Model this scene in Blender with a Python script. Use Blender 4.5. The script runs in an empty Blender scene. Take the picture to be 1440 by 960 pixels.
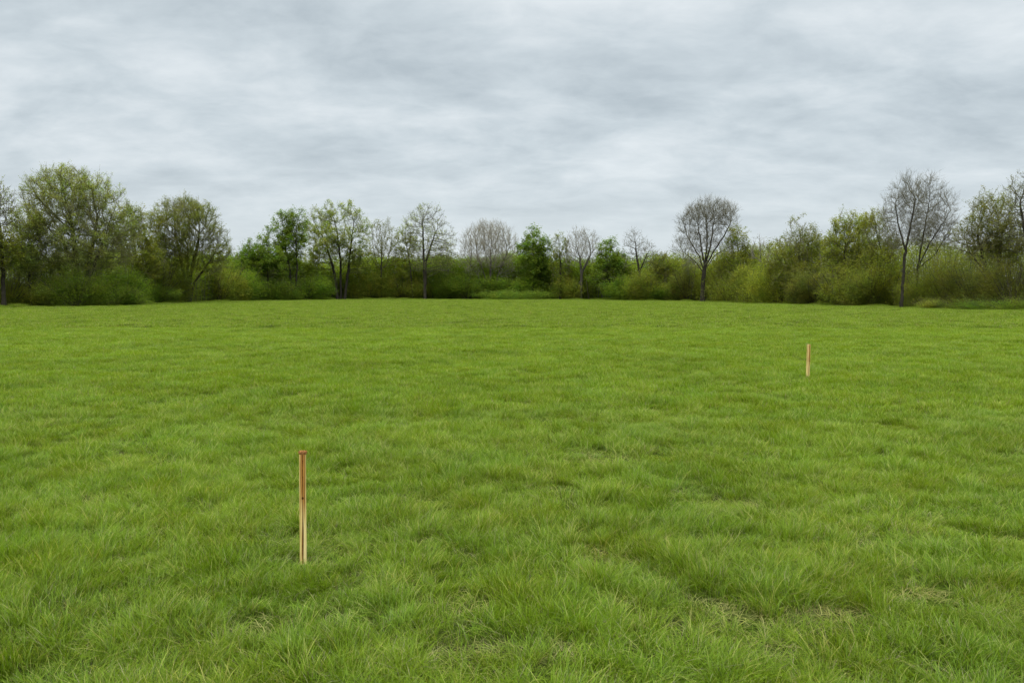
import bpy, math, random
import numpy as np
from mathutils import Vector

random.seed(7)
scene = bpy.context.scene
COL = scene.collection
F, CX, HY, CAMH = 1088.0, 720.0, 408.0, 1.6      # lens constant of the survey photo, horizon row, eye height
PI = math.pi

# ------------------------------------------------------------------ helpers
def vnoise(x, y, seed=0):
    """smooth 2-D value noise, 0..1"""
    xi, yi = np.floor(x).astype(np.int64), np.floor(y).astype(np.int64)
    xf, yf = x - xi, y - yi
    u, v = xf*xf*(3-2*xf), yf*yf*(3-2*yf)
    def h(a, b):
        n = (a*374761393 + b*668265263 + seed*1274126177) & 0x7fffffff
        n = ((n ^ (n >> 13)) * 1274126177) & 0x7fffffff
        return ((n ^ (n >> 16)) & 0xffff) / 65535.0
    return (h(xi, yi)*(1-u) + h(xi+1, yi)*u)*(1-v) + (h(xi, yi+1)*(1-u) + h(xi+1, yi+1)*u)*v

def fbm(x, y, seed=0, octs=3):
    s, a, t = 0, 1.0, 0
    for k in range(octs):
        s = s + a*vnoise(x*2**k + 17.3*k, y*2**k - 9.1*k, seed+k); t += a; a *= .5
    return s/t

def ground_z(x, y):
    x, y = np.asarray(x, float), np.asarray(y, float)
    fade = np.clip(1 - (np.hypot(x, y-60)-110)/60, 0, 1)
    return fade*((fbm(x/7, y/7, 3, 2)-.5)*.05 + (fbm(x/1.3, y/1.3, 11, 2)-.5)*.018) 

def gz(x, y): return float(ground_z(np.array([x]), np.array([y]))[0])

def build_mesh(name, groups):
    """groups: list of (verts Nx3, faces MxK, colours Nx3 or None)"""
    V, C, L, S, T = [], [], [], [], []
    off = 0; ls = 0
    hascol = any(g[2] is not None for g in groups)
    for v, f, c in groups:
        if len(f) == 0: continue
        V.append(v); L.append((f + off).ravel())
        k = f.shape[1]
        S.append(ls + np.arange(len(f))*k); T.append(np.full(len(f), k)); ls += f.size
        if hascol: C.append(c if c is not None else np.full((len(v), 3), .1))
        off += len(v)
    me = bpy.data.meshes.new(name)
    V = np.concatenate(V).astype(np.float32); L = np.concatenate(L).astype(np.int32)
    S = np.concatenate(S).astype(np.int32); T = np.concatenate(T).astype(np.int32)
    me.vertices.add(len(V)); me.vertices.foreach_set('co', V.ravel())
    me.loops.add(len(L)); me.loops.foreach_set('vertex_index', L)
    me.polygons.add(len(S)); me.polygons.foreach_set('loop_start', S)
    me.update(calc_edges=True)
    if hascol:
        C = np.concatenate(C).astype(np.float32)
        a = me.attributes.new('Col', 'FLOAT_COLOR', 'POINT')
        a.data.foreach_set('color', np.concatenate([C, np.ones((len(C), 1), np.float32)], 1).ravel())
    return me

def link(name, me, mat=None, parent=None, loc=(0, 0, 0)):
    o = bpy.data.objects.new(name, me); COL.objects.link(o)
    o.location = loc
    if mat and not me.materials: me.materials.append(mat)
    if parent: o.parent = parent
    return o

def empty(name, label, cat, loc, group=None):
    o = bpy.data.objects.new(name, None); COL.objects.link(o); o.location = loc
    o.empty_display_size = .3
    o['label'] = label; o['category'] = cat
    if group: o['group'] = group
    return o

def at(px, D): return (px-CX)/F*D, D

# ------------------------------------------------------------------ materials
def new_mat(name):
    m = bpy.data.materials.new(name); m.use_nodes = True
    nt = m.node_tree; nt.nodes.clear()
    return m, nt, nt.nodes.new, nt.links.new

def leaf_material(name, transl=.35, gloss=.0, var=.25, scale=.5, hue=1.4):
    m, nt, N, Lk = new_mat(name)
    out = N('ShaderNodeOutputMaterial')
    at_ = N('ShaderNodeAttribute'); at_.attribute_name = 'Col'
    geo = N('ShaderNodeNewGeometry')
    nz = N('ShaderNodeTexNoise'); nz.inputs['Scale'].default_value = scale; nz.inputs['Detail'].default_value = 3
    Lk(geo.outputs['Position'], nz.inputs['Vector'])
    mr = N('ShaderNodeMapRange'); mr.inputs[1].default_value = .3; mr.inputs[2].default_value = .7
    mr.inputs[3].default_value = 1-var; mr.inputs[4].default_value = 1+var
    Lk(nz.outputs['Fac'], mr.inputs[0])
    mul = N('ShaderNodeVectorMath'); mul.operation = 'SCALE'
    Lk(at_.outputs['Color'], mul.inputs[0]); Lk(mr.outputs[0], mul.inputs['Scale'])
    nh = N('ShaderNodeTexNoise'); nh.inputs['Scale'].default_value = scale*2.7; nh.inputs['Detail'].default_value = 4
    Lk(geo.outputs['Position'], nh.inputs['Vector'])
    hm = N('ShaderNodeMix'); hm.data_type = 'VECTOR'; hm.inputs[4].default_value = (1-.12*hue, 1-.02*hue, 1); hm.inputs[5].default_value = (1+.12*hue, 1+.02*hue, 1-.05*hue)
    hr = N('ShaderNodeMapRange'); hr.inputs[1].default_value = .35; hr.inputs[2].default_value = .65
    Lk(nh.outputs['Fac'], hr.inputs[0]); Lk(hr.outputs[0], hm.inputs[0])
    mul0 = mul; mul = N('ShaderNodeVectorMath'); mul.operation = 'MULTIPLY'
    Lk(mul0.outputs[0], mul.inputs[0]); Lk(hm.outputs[1], mul.inputs[1])
    d = N('ShaderNodeBsdfDiffuse'); t = N('ShaderNodeBsdfTranslucent')
    Lk(mul.outputs[0], d.inputs['Color'])
    tc = N('ShaderNodeVectorMath'); tc.operation = 'MULTIPLY'; tc.inputs[1].default_value = (1.15, 1.1, .6)
    Lk(mul.outputs[0], tc.inputs[0]); Lk(tc.outputs[0], t.inputs['Color'])
    mx = N('ShaderNodeMixShader'); mx.inputs[0].default_value = transl
    Lk(d.outputs[0], mx.inputs[1]); Lk(t.outputs[0], mx.inputs[2])
    last = mx.outputs[0]
    if gloss:
        g = N('ShaderNodeBsdfGlossy'); g.inputs['Roughness'].default_value = .42; g.inputs['Color'].default_value = (.8, .85, .8, 1)
        m2 = N('ShaderNodeMixShader'); m2.inputs[0].default_value = gloss
        Lk(last, m2.inputs[1]); Lk(g.outputs[0], m2.inputs[2]); last = m2.outputs[0]
    Lk(last, out.inputs['Surface'])
    return m

def bark_material(name):
    m, nt, N, Lk = new_mat(name)
    out = N('ShaderNodeOutputMaterial'); d = N('ShaderNodeBsdfDiffuse'); d.inputs['Roughness'].default_value = .6
    at_ = N('ShaderNodeAttribute'); at_.attribute_name = 'Col'
    tc = N('ShaderNodeTexCoord'); mp = N('ShaderNodeMapping'); mp.inputs['Scale'].default_value = (9, 9, 1.6)
    nz = N('ShaderNodeTexNoise'); nz.inputs['Detail'].default_value = 5
    Lk(tc.outputs['Object'], mp.inputs[0]); Lk(mp.outputs[0], nz.inputs['Vector'])
    mr = N('ShaderNodeMapRange'); mr.inputs[1].default_value = .3; mr.inputs[2].default_value = .7
    mr.inputs[3].default_value = .55; mr.inputs[4].default_value = 1.35
    Lk(nz.outputs['Fac'], mr.inputs[0])
    mul = N('ShaderNodeVectorMath'); mul.operation = 'SCALE'
    Lk(at_.outputs['Color'], mul.inputs[0]); Lk(mr.outputs[0], mul.inputs['Scale'])
    Lk(mul.outputs[0], d.inputs['Color']); Lk(d.outputs[0], out.inputs['Surface'])
    return m

M_LEAF = leaf_material('tree_leaves', .54, 0, .22, .30)
M_BARK = bark_material('bark')
M_GRASS = leaf_material('grass_blades', .40, .014, .13, .45, .62)

def ground_material():
    m, nt, N, Lk = new_mat('field_soil')
    out = N('ShaderNodeOutputMaterial'); d = N('ShaderNodeBsdfDiffuse')
    geo = N('ShaderNodeNewGeometry')
    n1 = N('ShaderNodeTexNoise'); n1.inputs['Scale'].default_value = 1.4; n1.inputs['Detail'].default_value = 6
    n2 = N('ShaderNodeTexNoise'); n2.inputs['Scale'].default_value = 45; n2.inputs['Detail'].default_value = 5
    for n in (n1, n2): Lk(geo.outputs['Position'], n.inputs['Vector'])
    r1 = N('ShaderNodeValToRGB'); e = r1.color_ramp.elements
    e[0].position = .4; e[0].color = (.050, .072, .010, 1); e[1].position = .62; e[1].color = (.062, .062, .020, 1)
    r2 = N('ShaderNodeValToRGB'); e = r2.color_ramp.elements
    e[0].position = .35; e[0].color = (.35, .35, .35, 1); e[1].position = .65; e[1].color = (1.3, 1.3, 1.3, 1)
    Lk(n1.outputs['Fac'], r1.inputs[0]); Lk(n2.outputs['Fac'], r2.inputs[0])
    mu = N('ShaderNodeVectorMath'); mu.operation = 'MULTIPLY'
    Lk(r1.outputs[0], mu.inputs[0]); Lk(r2.outputs[0], mu.inputs[1])
    Lk(mu.outputs[0], d.inputs['Color']); Lk(d.outputs[0], out.inputs['Surface'])
    return m

# ------------------------------------------------------------------ ground sheet
def build_ground():
    a = np.concatenate([[-2500, -1500, -900, -500, -300, -200, -140, -110], np.arange(-90, -14, 1.0), np.arange(-14, 14, .25),
                        np.arange(14, 91, 1.0), [110, 140, 200, 300, 500, 900, 1500, 2500]])
    b = np.concatenate([[-400, -200, -100, -50, -20, -8], np.arange(-2, 22, .25), np.arange(22, 150, 1.0),
                        [160, 180, 210, 260, 350, 500, 900, 1600, 3000]])
    X, Y = np.meshgrid(a, b); Z = ground_z(X, Y)
    v = np.stack([X.ravel(), Y.ravel(), Z.ravel()], 1)
    nx, ny = len(a), len(b)
    i = (np.arange(ny-1)[:, None]*nx + np.arange(nx-1)[None, :]).ravel()
    f = np.stack([i, i+1, i+1+nx, i+nx], 1)
    me = build_mesh('ground', [(v, f, None)])
    me.polygons.foreach_set('use_smooth', np.ones(len(f), bool))
    o = link('ground', me, ground_material()); o['kind'] = 'structure'
build_ground()

# ------------------------------------------------------------------ field edge (distance of the tree line for each bearing)
EP = np.array([-300, 0, 130, 250, 340, 500, 720, 900, 1000, 1140, 1300, 1440, 1750], float)
ED = np.array([46, 69, 77, 95, 113, 131, 134, 117, 107, 85, 68, 62, 44], float)
def edge(px): return float(np.interp(px, EP, ED))

# ------------------------------------------------------------------ grass
def tuft(rng, radius, n, w, h, lean, kind='green', flat=0.0):
    t = np.array([0, .38, .72, 1.0])
    r = radius*np.sqrt(rng.random(n)); a = rng.random(n)*2*PI
    bx, by = r*np.cos(a), r*np.sin(a)
    az = np.where(rng.random(n) < .3, a, rng.normal(0, .75, n)) if n < 200 else rng.random(n)*2*PI
    L = h*(.55 + .6*rng.random(n)**1.2)
    ln = lean*(.18 + 1.0*rng.random(n)**1.4)
    wid = w*(.6 + .7*rng.random(n))
    dx, dy = np.cos(az), np.sin(az)
    tw = az + PI/2 + rng.normal(0, .6, n)
    wx, wy = np.cos(tw), np.sin(tw)
    V = np.zeros((n, 7, 3))
    kink = rng.normal(0, .12, n)
    for k in range(4):
        tt = t[k]
        ho = L*(ln*tt**1.8 + .12*tt)
        z = L*(tt*np.sqrt(np.clip(1 - (ln*tt*.75)**2, .02, 1))) if kind == 'green' else L*(.10*np.sin(tt*PI) + .05*tt)
        if kind != 'green': ho = L*tt
        px = bx + dx*ho - dy*kink*L*tt*tt; py = by + dy*ho + dx*kink*L*tt*tt
        if k < 3:
            ww = wid*.5*(1, .95, .62)[k]
            V[:, 2*k] = np.stack([px-wx*ww, py-wy*ww, z-.012*(k == 0)], 1)
            V[:, 2*k+1] = np.stack([px+wx*ww, py+wy*ww, z-.012*(k == 0)], 1)
        else:
            V[:, 6] = np.stack([px, py, z], 1)
    base = (np.arange(n)*7)[:, None]
    q = np.concatenate([base + np.array([[0, 1, 3, 2]]), base + np.array([[2, 3, 5, 4]])])
    tr = base + np.array([[4, 5, 6]])
    if kind == 'green':
        g = rng.random((n, 1)); 
        c = (1-g)*np.array([[.129, .214, .008]]) + g*np.array([[.224, .317, .018]])
        yel = rng.random((n, 1)) < .10
        c = np.where(yel, np.array([[.37, .37, .085]]), c)
        drk = rng.random((n, 1)) < .12
        c = np.where(drk, np.array([[.090, .145, .008]]), c)
        dead = rng.random((n, 1)) < .06
        c = np.where(dead, np.array([[.34, .30, .15]]), c)
    else:
        g = rng.random((n, 1))
        c = (1-g)*np.array([[.15, .165, .030]]) + g*np.array([[.37, .34, .115]])
    c = c*(.8 + .4*rng.random((n, 1)))
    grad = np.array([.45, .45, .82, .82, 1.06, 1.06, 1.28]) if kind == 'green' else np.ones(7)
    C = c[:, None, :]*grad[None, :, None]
    return V.reshape(-1, 3), q, tr, C.reshape(-1, 3)

WORN = [(850, 800, .24, .6), (880, 870, .30, .6), (940, 830, .12, .7), (1138, 540, .4, .5), (1050, 715, .45, .5), (1310, 858, .3, .9), (640, 862, .22, .8), (480, 885, .25, .6), (1225, 770, .32, .6),
        (1000, 860, .18, .6), (445, 795, .16, .8), (418, 800, .12, 1.3), (1060, 915, .35, .8), (1180, 880, .25, .7), (105, 712, .3, .5), (700, 925, .25, .6), (330, 905, .25, .5),
        (1390, 760, .4, .6), (860, 655, .5, .7), (1000, 690, .4, .35), (560, 720, .35, .4), (1360, 670, .5, .5), (800, 940, .2, .8), (230, 830, .22, .5)]
def thinness(x, y):
    '''0..1, high where the sward is worn and old thatch lies open'''
    t = .36 + .20*fbm(x/.26 + 50, y/.22, 41, 2)
    b = fbm(x/.14, y/.11, 45, 2)
    for px, py, r, a in WORN:
        D = CAMH*F/(py-HY); X = (px-CX)/F*D
        t = t + a*.27*np.exp(-(((x-X)/r)**2 + ((y-D)/(r*.9))**2))*(.1+1.8*b)
    return t
def build_grass():
    rng = np.random.default_rng(5)
    lib = bpy.data.collections.new('grass_tufts')
    def add(i, args):
        v, q, t, c = tuft(rng, *args)
        me = build_mesh('grass_tuft', [(v, q, c), (np.zeros((0, 3)), t[:0], None)])
        # quads and tip triangles share the same vertices
        bpy.data.meshes.remove(me)
        me = bpy.data.meshes.new('grass_tuft')
        L = np.concatenate([q.ravel(), t.ravel()]).astype(np.int32)
        S = np.concatenate([np.arange(len(q))*4, len(q)*4 + np.arange(len(t))*3]).astype(np.int32)
        me.vertices.add(len(v)); me.vertices.foreach_set('co', v.astype(np.float32).ravel())
        me.loops.add(len(L)); me.loops.foreach_set('vertex_index', L)
        me.polygons.add(len(S)); me.polygons.foreach_set('loop_start', S)
        me.update(calc_edges=True)
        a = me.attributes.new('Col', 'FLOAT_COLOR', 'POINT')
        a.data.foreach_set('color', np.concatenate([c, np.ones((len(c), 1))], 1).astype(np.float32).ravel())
        me.polygons.foreach_set('use_smooth', np.ones(len(S), bool))
        me.materials.append(M_GRASS)
        o = bpy.data.objects.new('grass_tuft_%02d' % i, me); lib.objects.link(o)
    near = [(.055, 46, .0030, .125, .85), (.07, 56, .0027, .115, 1.0), (.05, 38, .0033, .15, .75), (.08, 60, .0025, .105, 1.1),
            (.06, 48, .0028, .135, .9), (.075, 52, .0027, .11, 1.15), (.045, 30, .0034, .17, .9), (.09, 66, .0024, .10, 1.05)]
    straw = [(.09, 26, .0034, .15, 1, 'straw'), (.12, 34, .003, .12, 1, 'straw')]
    mid = [(.17, 85, .0055, .125, .8), (.2, 95, .005, .115, .95), (.15, 75, .006, .14, .7), (.22, 100, .005, .11, .9)]
    tus_ = [(.10, 150, .0034, .20, 1.0), (.13, 190, .0032, .17, 1.25), (.09, 130, .0036, .22, .8)]
    far = [(.9, 800, .010, .125, .8), (1.0, 860, .0095, .115, .9), (.85, 760, .0105, .135, .75)]
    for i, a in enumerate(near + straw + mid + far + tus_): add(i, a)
    PX, PY, SC, ID, TL = [], [], [], [], []
    def scatter(y0, y1, dens, ids, sxy, zmul, half=None):
        W1 = .76*y1 + 3.0
        n = int((y1-y0)*2*W1*dens)
        x = (rng.random(n)*2-1)*W1; y = y0 + rng.random(n)*(y1-y0)
        k = np.abs(x) < .72*y + 2.2
        # stop at the tree line
        px = x/np.maximum(y, 1)*F + CX
        k &= y < np.interp(px, EP, ED) + 3.5
        x, y = x[k], y[k]
        tus = .78*fbm(x/.24, y/.24, 21, 2) + .22*fbm(x/1.2, y/1.2, 31, 2)       # tussocks and hollows
        thin = thinness(x, y)
        far_f = np.clip((y-10)/25, 0, 1)
        hgt = .46 + .58*np.clip((tus-.30)/.42, 0, 1)
        keep = rng.random(len(x)) < np.clip(1.25 - 2.6*np.clip(thin-.54, 0, 1)/.25*(1-.6*far_f), .30, 1)
        x, y, hgt, thin = x[keep], y[keep], hgt[keep], thin[keep]
        hgt = hgt*(1 - .45*np.clip((thin-.5)/.2, 0, 1))
        s = .85 + .3*rng.random(len(x))
        PX.append(x); PY.append(y); SC.append(np.stack([s*sxy*(.75+.25*hgt), s*sxy*(.75+.25*hgt), s*hgt*zmul], 1))
        ID.append(rng.choice(ids, len(x)))
        TL.append(np.clip(.35 + .2*rng.normal(size=len(x)), 0, .9)*(1 - .5*far_f[keep]))
    nid, mid_i, fid = list(range(8)), [10, 11, 12, 13], [14, 15, 16]
    scatter(1.6, 4.5, 330, nid, 1.0, .95)
    scatter(4.5, 7.0, 270, nid, 1.0, .95)
    scatter(7.0, 10.0, 200, nid, 1.15, .95)
    scatter(10.0, 18.0, 62, mid_i, 1.0, .95)
    scatter(18.0, 32.0, 42, mid_i, 1.25, .95)
    scatter(32.0, 139.0, 2.6, fid, 1.0, 1.0)
    for (ya, yb, dn, sx) in ((1.6, 9.0, 6.0, .8), (9.0, 26.0, 1.8, 1.0)):
        scatter(ya, yb, dn, [17, 18, 19], sx, .72)
    # rough, taller grass along the foot of the trees
    n = 5200
    pp = -200 + rng.random(n)*1900; DD = np.interp(pp, EP, ED) + rng.normal(.8, 1.3, n)
    x = (pp-CX)/F*DD; rough = fbm(pp/14., DD/9., 81, 2)
    hh = .9 + 3.4*np.clip((rough-.35)/.4, 0, 1)*rng.random(n)
    PX.append(x); PY.append(DD); SC.append(np.stack([.55+0*x, .55+0*x, hh], 1)); ID.append(rng.choice(fid, n)); TL.append(np.full(n, .1))
    # dry thatch lying in the thin places
    n = 30000
    x = (rng.random(n)*2-1)*11; y = 2 + rng.random(n)*13
    thin = thinness(x, y)
    k = (np.abs(x) < .72*y+2) & (rng.random(n) < np.clip((thin-.50)/.24, .10, .8)) 
    x, y = x[k], y[k]
    s = .7 + .5*rng.random(len(x))
    PX.append(x); PY.append(y); SC.append(np.stack([s, s, s*1.1], 1)); ID.append(rng.choice([8, 9], len(x))); TL.append(np.full(len(x), .05))
    x, y = np.concatenate(PX), np.concatenate(PY); sc = np.concatenate(SC); idx = np.concatenate(ID); tl = np.concatenate(TL)
    z = ground_z(x, y)
    ph = (fbm(x/.6, y/.6, 61, 2)*3.0 - 1.0)*PI + rng.normal(0, .5, len(x))       # the lie of the grass drifts across the field
    rz = np.where(y < 32, (fbm(x/.35, y/.4, 71, 2)*2.6-.8)*PI*1.3 + rng.normal(0, 1.25, len(x)), rng.random(len(x))*2*PI)
    tl = tl*1.0
    def Rz(a): c, s = np.cos(a), np.sin(a); o, l = np.zeros_like(a), np.ones_like(a); return np.stack([c, -s, o, s, c, o, o, o, l], 1).reshape(-1, 3, 3)
    def Ry(a): c, s = np.cos(a), np.sin(a); o, l = np.zeros_like(a), np.ones_like(a); return np.stack([c, o, s, o, l, o, -s, o, c], 1).reshape(-1, 3, 3)
    R = Rz(ph) @ Ry(tl*.4) @ Rz(-ph + rz)
    eul = np.stack([np.arctan2(R[:, 2, 1], R[:, 2, 2]), -np.arcsin(np.clip(R[:, 2, 0], -1, 1)), np.arctan2(R[:, 1, 0], R[:, 0, 0])], 1)
    me = bpy.data.meshes.new('grass'); me.vertices.add(len(x))
    me.vertices.foreach_set('co', np.stack([x, y, z], 1).astype(np.float32).ravel())
    a = me.attributes.new('rot', 'FLOAT_VECTOR', 'POINT'); a.data.foreach_set('vector', eul.astype(np.float32).ravel())
    a = me.attributes.new('scl', 'FLOAT_VECTOR', 'POINT'); a.data.foreach_set('vector', sc.astype(np.float32).ravel())
    a = me.attributes.new('idx', 'INT', 'POINT'); a.data.foreach_set('value', idx.astype(np.int32))
    me.materials.append(M_GRASS)
    o = link('grass', me)
    o['kind'] = 'stuff'; o['label'] = 'lush green uneven grass with pale dry stalks covering the field'; o['category'] = 'grass'
    ng = bpy.data.node_groups.new('grass_scatter', 'GeometryNodeTree')
    ng.interface.new_socket('Geometry', in_out='INPUT', socket_type='NodeSocketGeometry')
    ng.interface.new_socket('Geometry', in_out='OUTPUT', socket_type='NodeSocketGeometry')
    N, Lk = ng.nodes.new, ng.links.new
    gi, go = N('NodeGroupInput'), N('NodeGroupOutput')
    ci = N('GeometryNodeCollectionInfo'); ci.inputs['Collection'].default_value = lib
    ci.inputs['Separate Children'].default_value = True; ci.inputs['Reset Children'].default_value = True
    def named(nm, ty):
        n = N('GeometryNodeInputNamedAttribute'); n.data_type = ty; n.inputs['Name'].default_value = nm; return n.outputs['Attribute']
    ip = N('GeometryNodeInstanceOnPoints'); ip.inputs['Pick Instance'].default_value = True
    er = N('FunctionNodeEulerToRotation')
    Lk(gi.outputs[0], ip.inputs['Points']); Lk(ci.outputs[0], ip.inputs['Instance'])
    Lk(named('idx', 'INT'), ip.inputs['Instance Index']); Lk(named('rot', 'FLOAT_VECTOR'), er.inputs[0])
    Lk(er.outputs[0], ip.inputs['Rotation']); Lk(named('scl', 'FLOAT_VECTOR'), ip.inputs['Scale'])
    Lk(ip.outputs[0], go.inputs[0])
    md = o.modifiers.new('scatter', 'NODES'); md.node_group = ng
    print('grass instances', len(x))
build_grass()

# ------------------------------------------------------------------ trees
def frames(d):
    up = np.where(np.abs(d[:, 2:3]) > .9, np.array([[1., 0, 0]]), np.array([[0, 0, 1.]]))
    u = np.cross(d, up); u /= np.linalg.norm(u, axis=1, keepdims=True) + 1e-9
    return u, np.cross(d, u)

def tubes(p0, p1, r0, r1, sides, col):
    n = len(p0)
    if n == 0: return (np.zeros((0, 3)), np.zeros((0, 4), int), np.zeros((0, 3)))
    d = p1-p0; d = d/(np.linalg.norm(d, axis=1, keepdims=True)+1e-9)
    u, w = frames(d)
    an = np.arange(sides)*2*PI/sides
    ring = np.cos(an)[None, :, None]*u[:, None] + np.sin(an)[None, :, None]*w[:, None]
    V = np.concatenate([p0[:, None]+ring*r0[:, None, None], p1[:, None]+ring*r1[:, None, None]], 1)
    k = np.arange(sides); k2 = (k+1) % sides
    f = np.stack([k, k2, k2+sides, k+sides], 1)
    Fc = (np.arange(n)*2*sides)[:, None, None] + f[None]
    C = np.repeat(col, 2*sides, axis=0)
    return V.reshape(-1, 3), Fc.reshape(-1, 4), C

def spikes(p0, p1, r0, col):
    n = len(p0)
    d = p1-p0; d = d/(np.linalg.norm(d, axis=1, keepdims=True)+1e-9)
    u, w = frames(d)
    an = np.arange(3)*2*PI/3
    ring = np.cos(an)[None, :, None]*u[:, None] + np.sin(an)[None, :, None]*w[:, None]
    V = np.concatenate([p0[:, None]+ring*r0[:, None, None], p1[:, None]], 1)
    f = np.array([[0, 1, 3], [1, 2, 3], [2, 0, 3]])
    Fc = (np.arange(n)*4)[:, None, None] + f[None]
    return V.reshape(-1, 3), Fc.reshape(-1, 3), np.repeat(col, 4, axis=0)

def leaf_quads(rng, c, size, col, up=1.0):
    n = len(c)
    nrm = rng.normal(size=(n, 3)); nrm[:, 2] = np.abs(nrm[:, 2]) + up
    nrm /= np.linalg.norm(nrm, axis=1, keepdims=True)
    u, w = frames(nrm)
    a = rng.random(n)*2*PI
    e1 = np.cos(a)[:, None]*u + np.sin(a)[:, None]*w; e2 = np.cross(nrm, e1)
    s = size*(.6 + .8*rng.random(n)); s = s[:, None]
    V = np.stack([c-e1*s*.5, c+e2*s*.3, c+e1*s*.5, c-e2*s*.3], 1)
    return V.reshape(-1, 3), np.arange(n*4).reshape(-1, 4), np.repeat(col, 4, axis=0)

def unit(v): return v/(np.linalg.norm(v, axis=-1, keepdims=True)+1e-9)

def colonize(rng, att, paths, step, kill, trop=.15, iters=140, infl=None):
    pos, par = [], []
    for path in paths:
        path = [np.array(p, float) for p in path]; prev = -1
        if pos and path[0][2] > .3:                      # a limb springs from the trunk already there
            prev = int(np.argmin(np.linalg.norm(np.array(pos)-path[0], axis=1))); path[0] = pos[prev]*.999
        pts = [path[0]]
        for a, b in zip(path[:-1], path[1:]):
            m = max(1, int(np.linalg.norm(b-a)/step))
            for k in range(1, m+1): pts.append(a+(b-a)*k/m + rng.normal(0, .035, 3)*step*2)
        for p in pts:
            pos.append(p); par.append(prev); prev = len(pos)-1
    pos = np.array(pos); par = list(par)
    att = att.copy()
    d = np.linalg.norm(att[:, None]-pos[None], axis=2)
    # lowest metre of trunk does not sprout
    free = pos[:, 2] > .16*att[:, 2].max()
    if not free.any(): free[:] = True
    d[:, ~free] = 1e6
    ni = d.argmin(1); nd = d[np.arange(len(att)), ni]
    for it in range(iters):
        if len(att) == 0: break
        act = np.ones(len(att), bool) if infl is None else nd < infl
        if not act.any(): act[nd.argmin()] = True
        g = np.zeros_like(pos); cnt = np.zeros(len(pos))
        np.add.at(g, ni[act], unit(att[act]-pos[ni[act]])); np.add.at(cnt, ni[act], 1)
        src = np.nonzero(cnt)[0]
        pd = np.zeros((len(src), 3)); pp = np.array(par)[src]
        hp = pp >= 0; pd[hp] = unit(pos[src[hp]]-pos[pp[hp]])
        dr = unit(unit(g[src]) + .35*pd + np.array([0, 0, trop]) + rng.normal(0, .14, (len(src), 3)))
        new = pos[src] + dr*step
        dn = np.linalg.norm(new[:, None]-pos[None], axis=2).min(1)
        ok = dn > step*.55
        bad = src[~ok]
        if len(bad):
            keepa = ~np.isin(ni, bad)
            att, ni, nd = att[keepa], ni[keepa], nd[keepa]
        new, src = new[ok], src[ok]
        if len(new) == 0: continue
        base = len(pos)
        pos = np.concatenate([pos, new]); par += list(src)
        if len(att):
            d2 = np.linalg.norm(att[:, None]-new[None], axis=2)
            j = d2.argmin(1); m = d2[np.arange(len(att)), j]
            better = m < nd
            ni = np.where(better, base+j, ni); nd = np.where(better, m, nd)
            live = nd > kill
            att, ni, nd = att[live], ni[live], nd[live]
    return pos, np.array(par)

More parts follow.
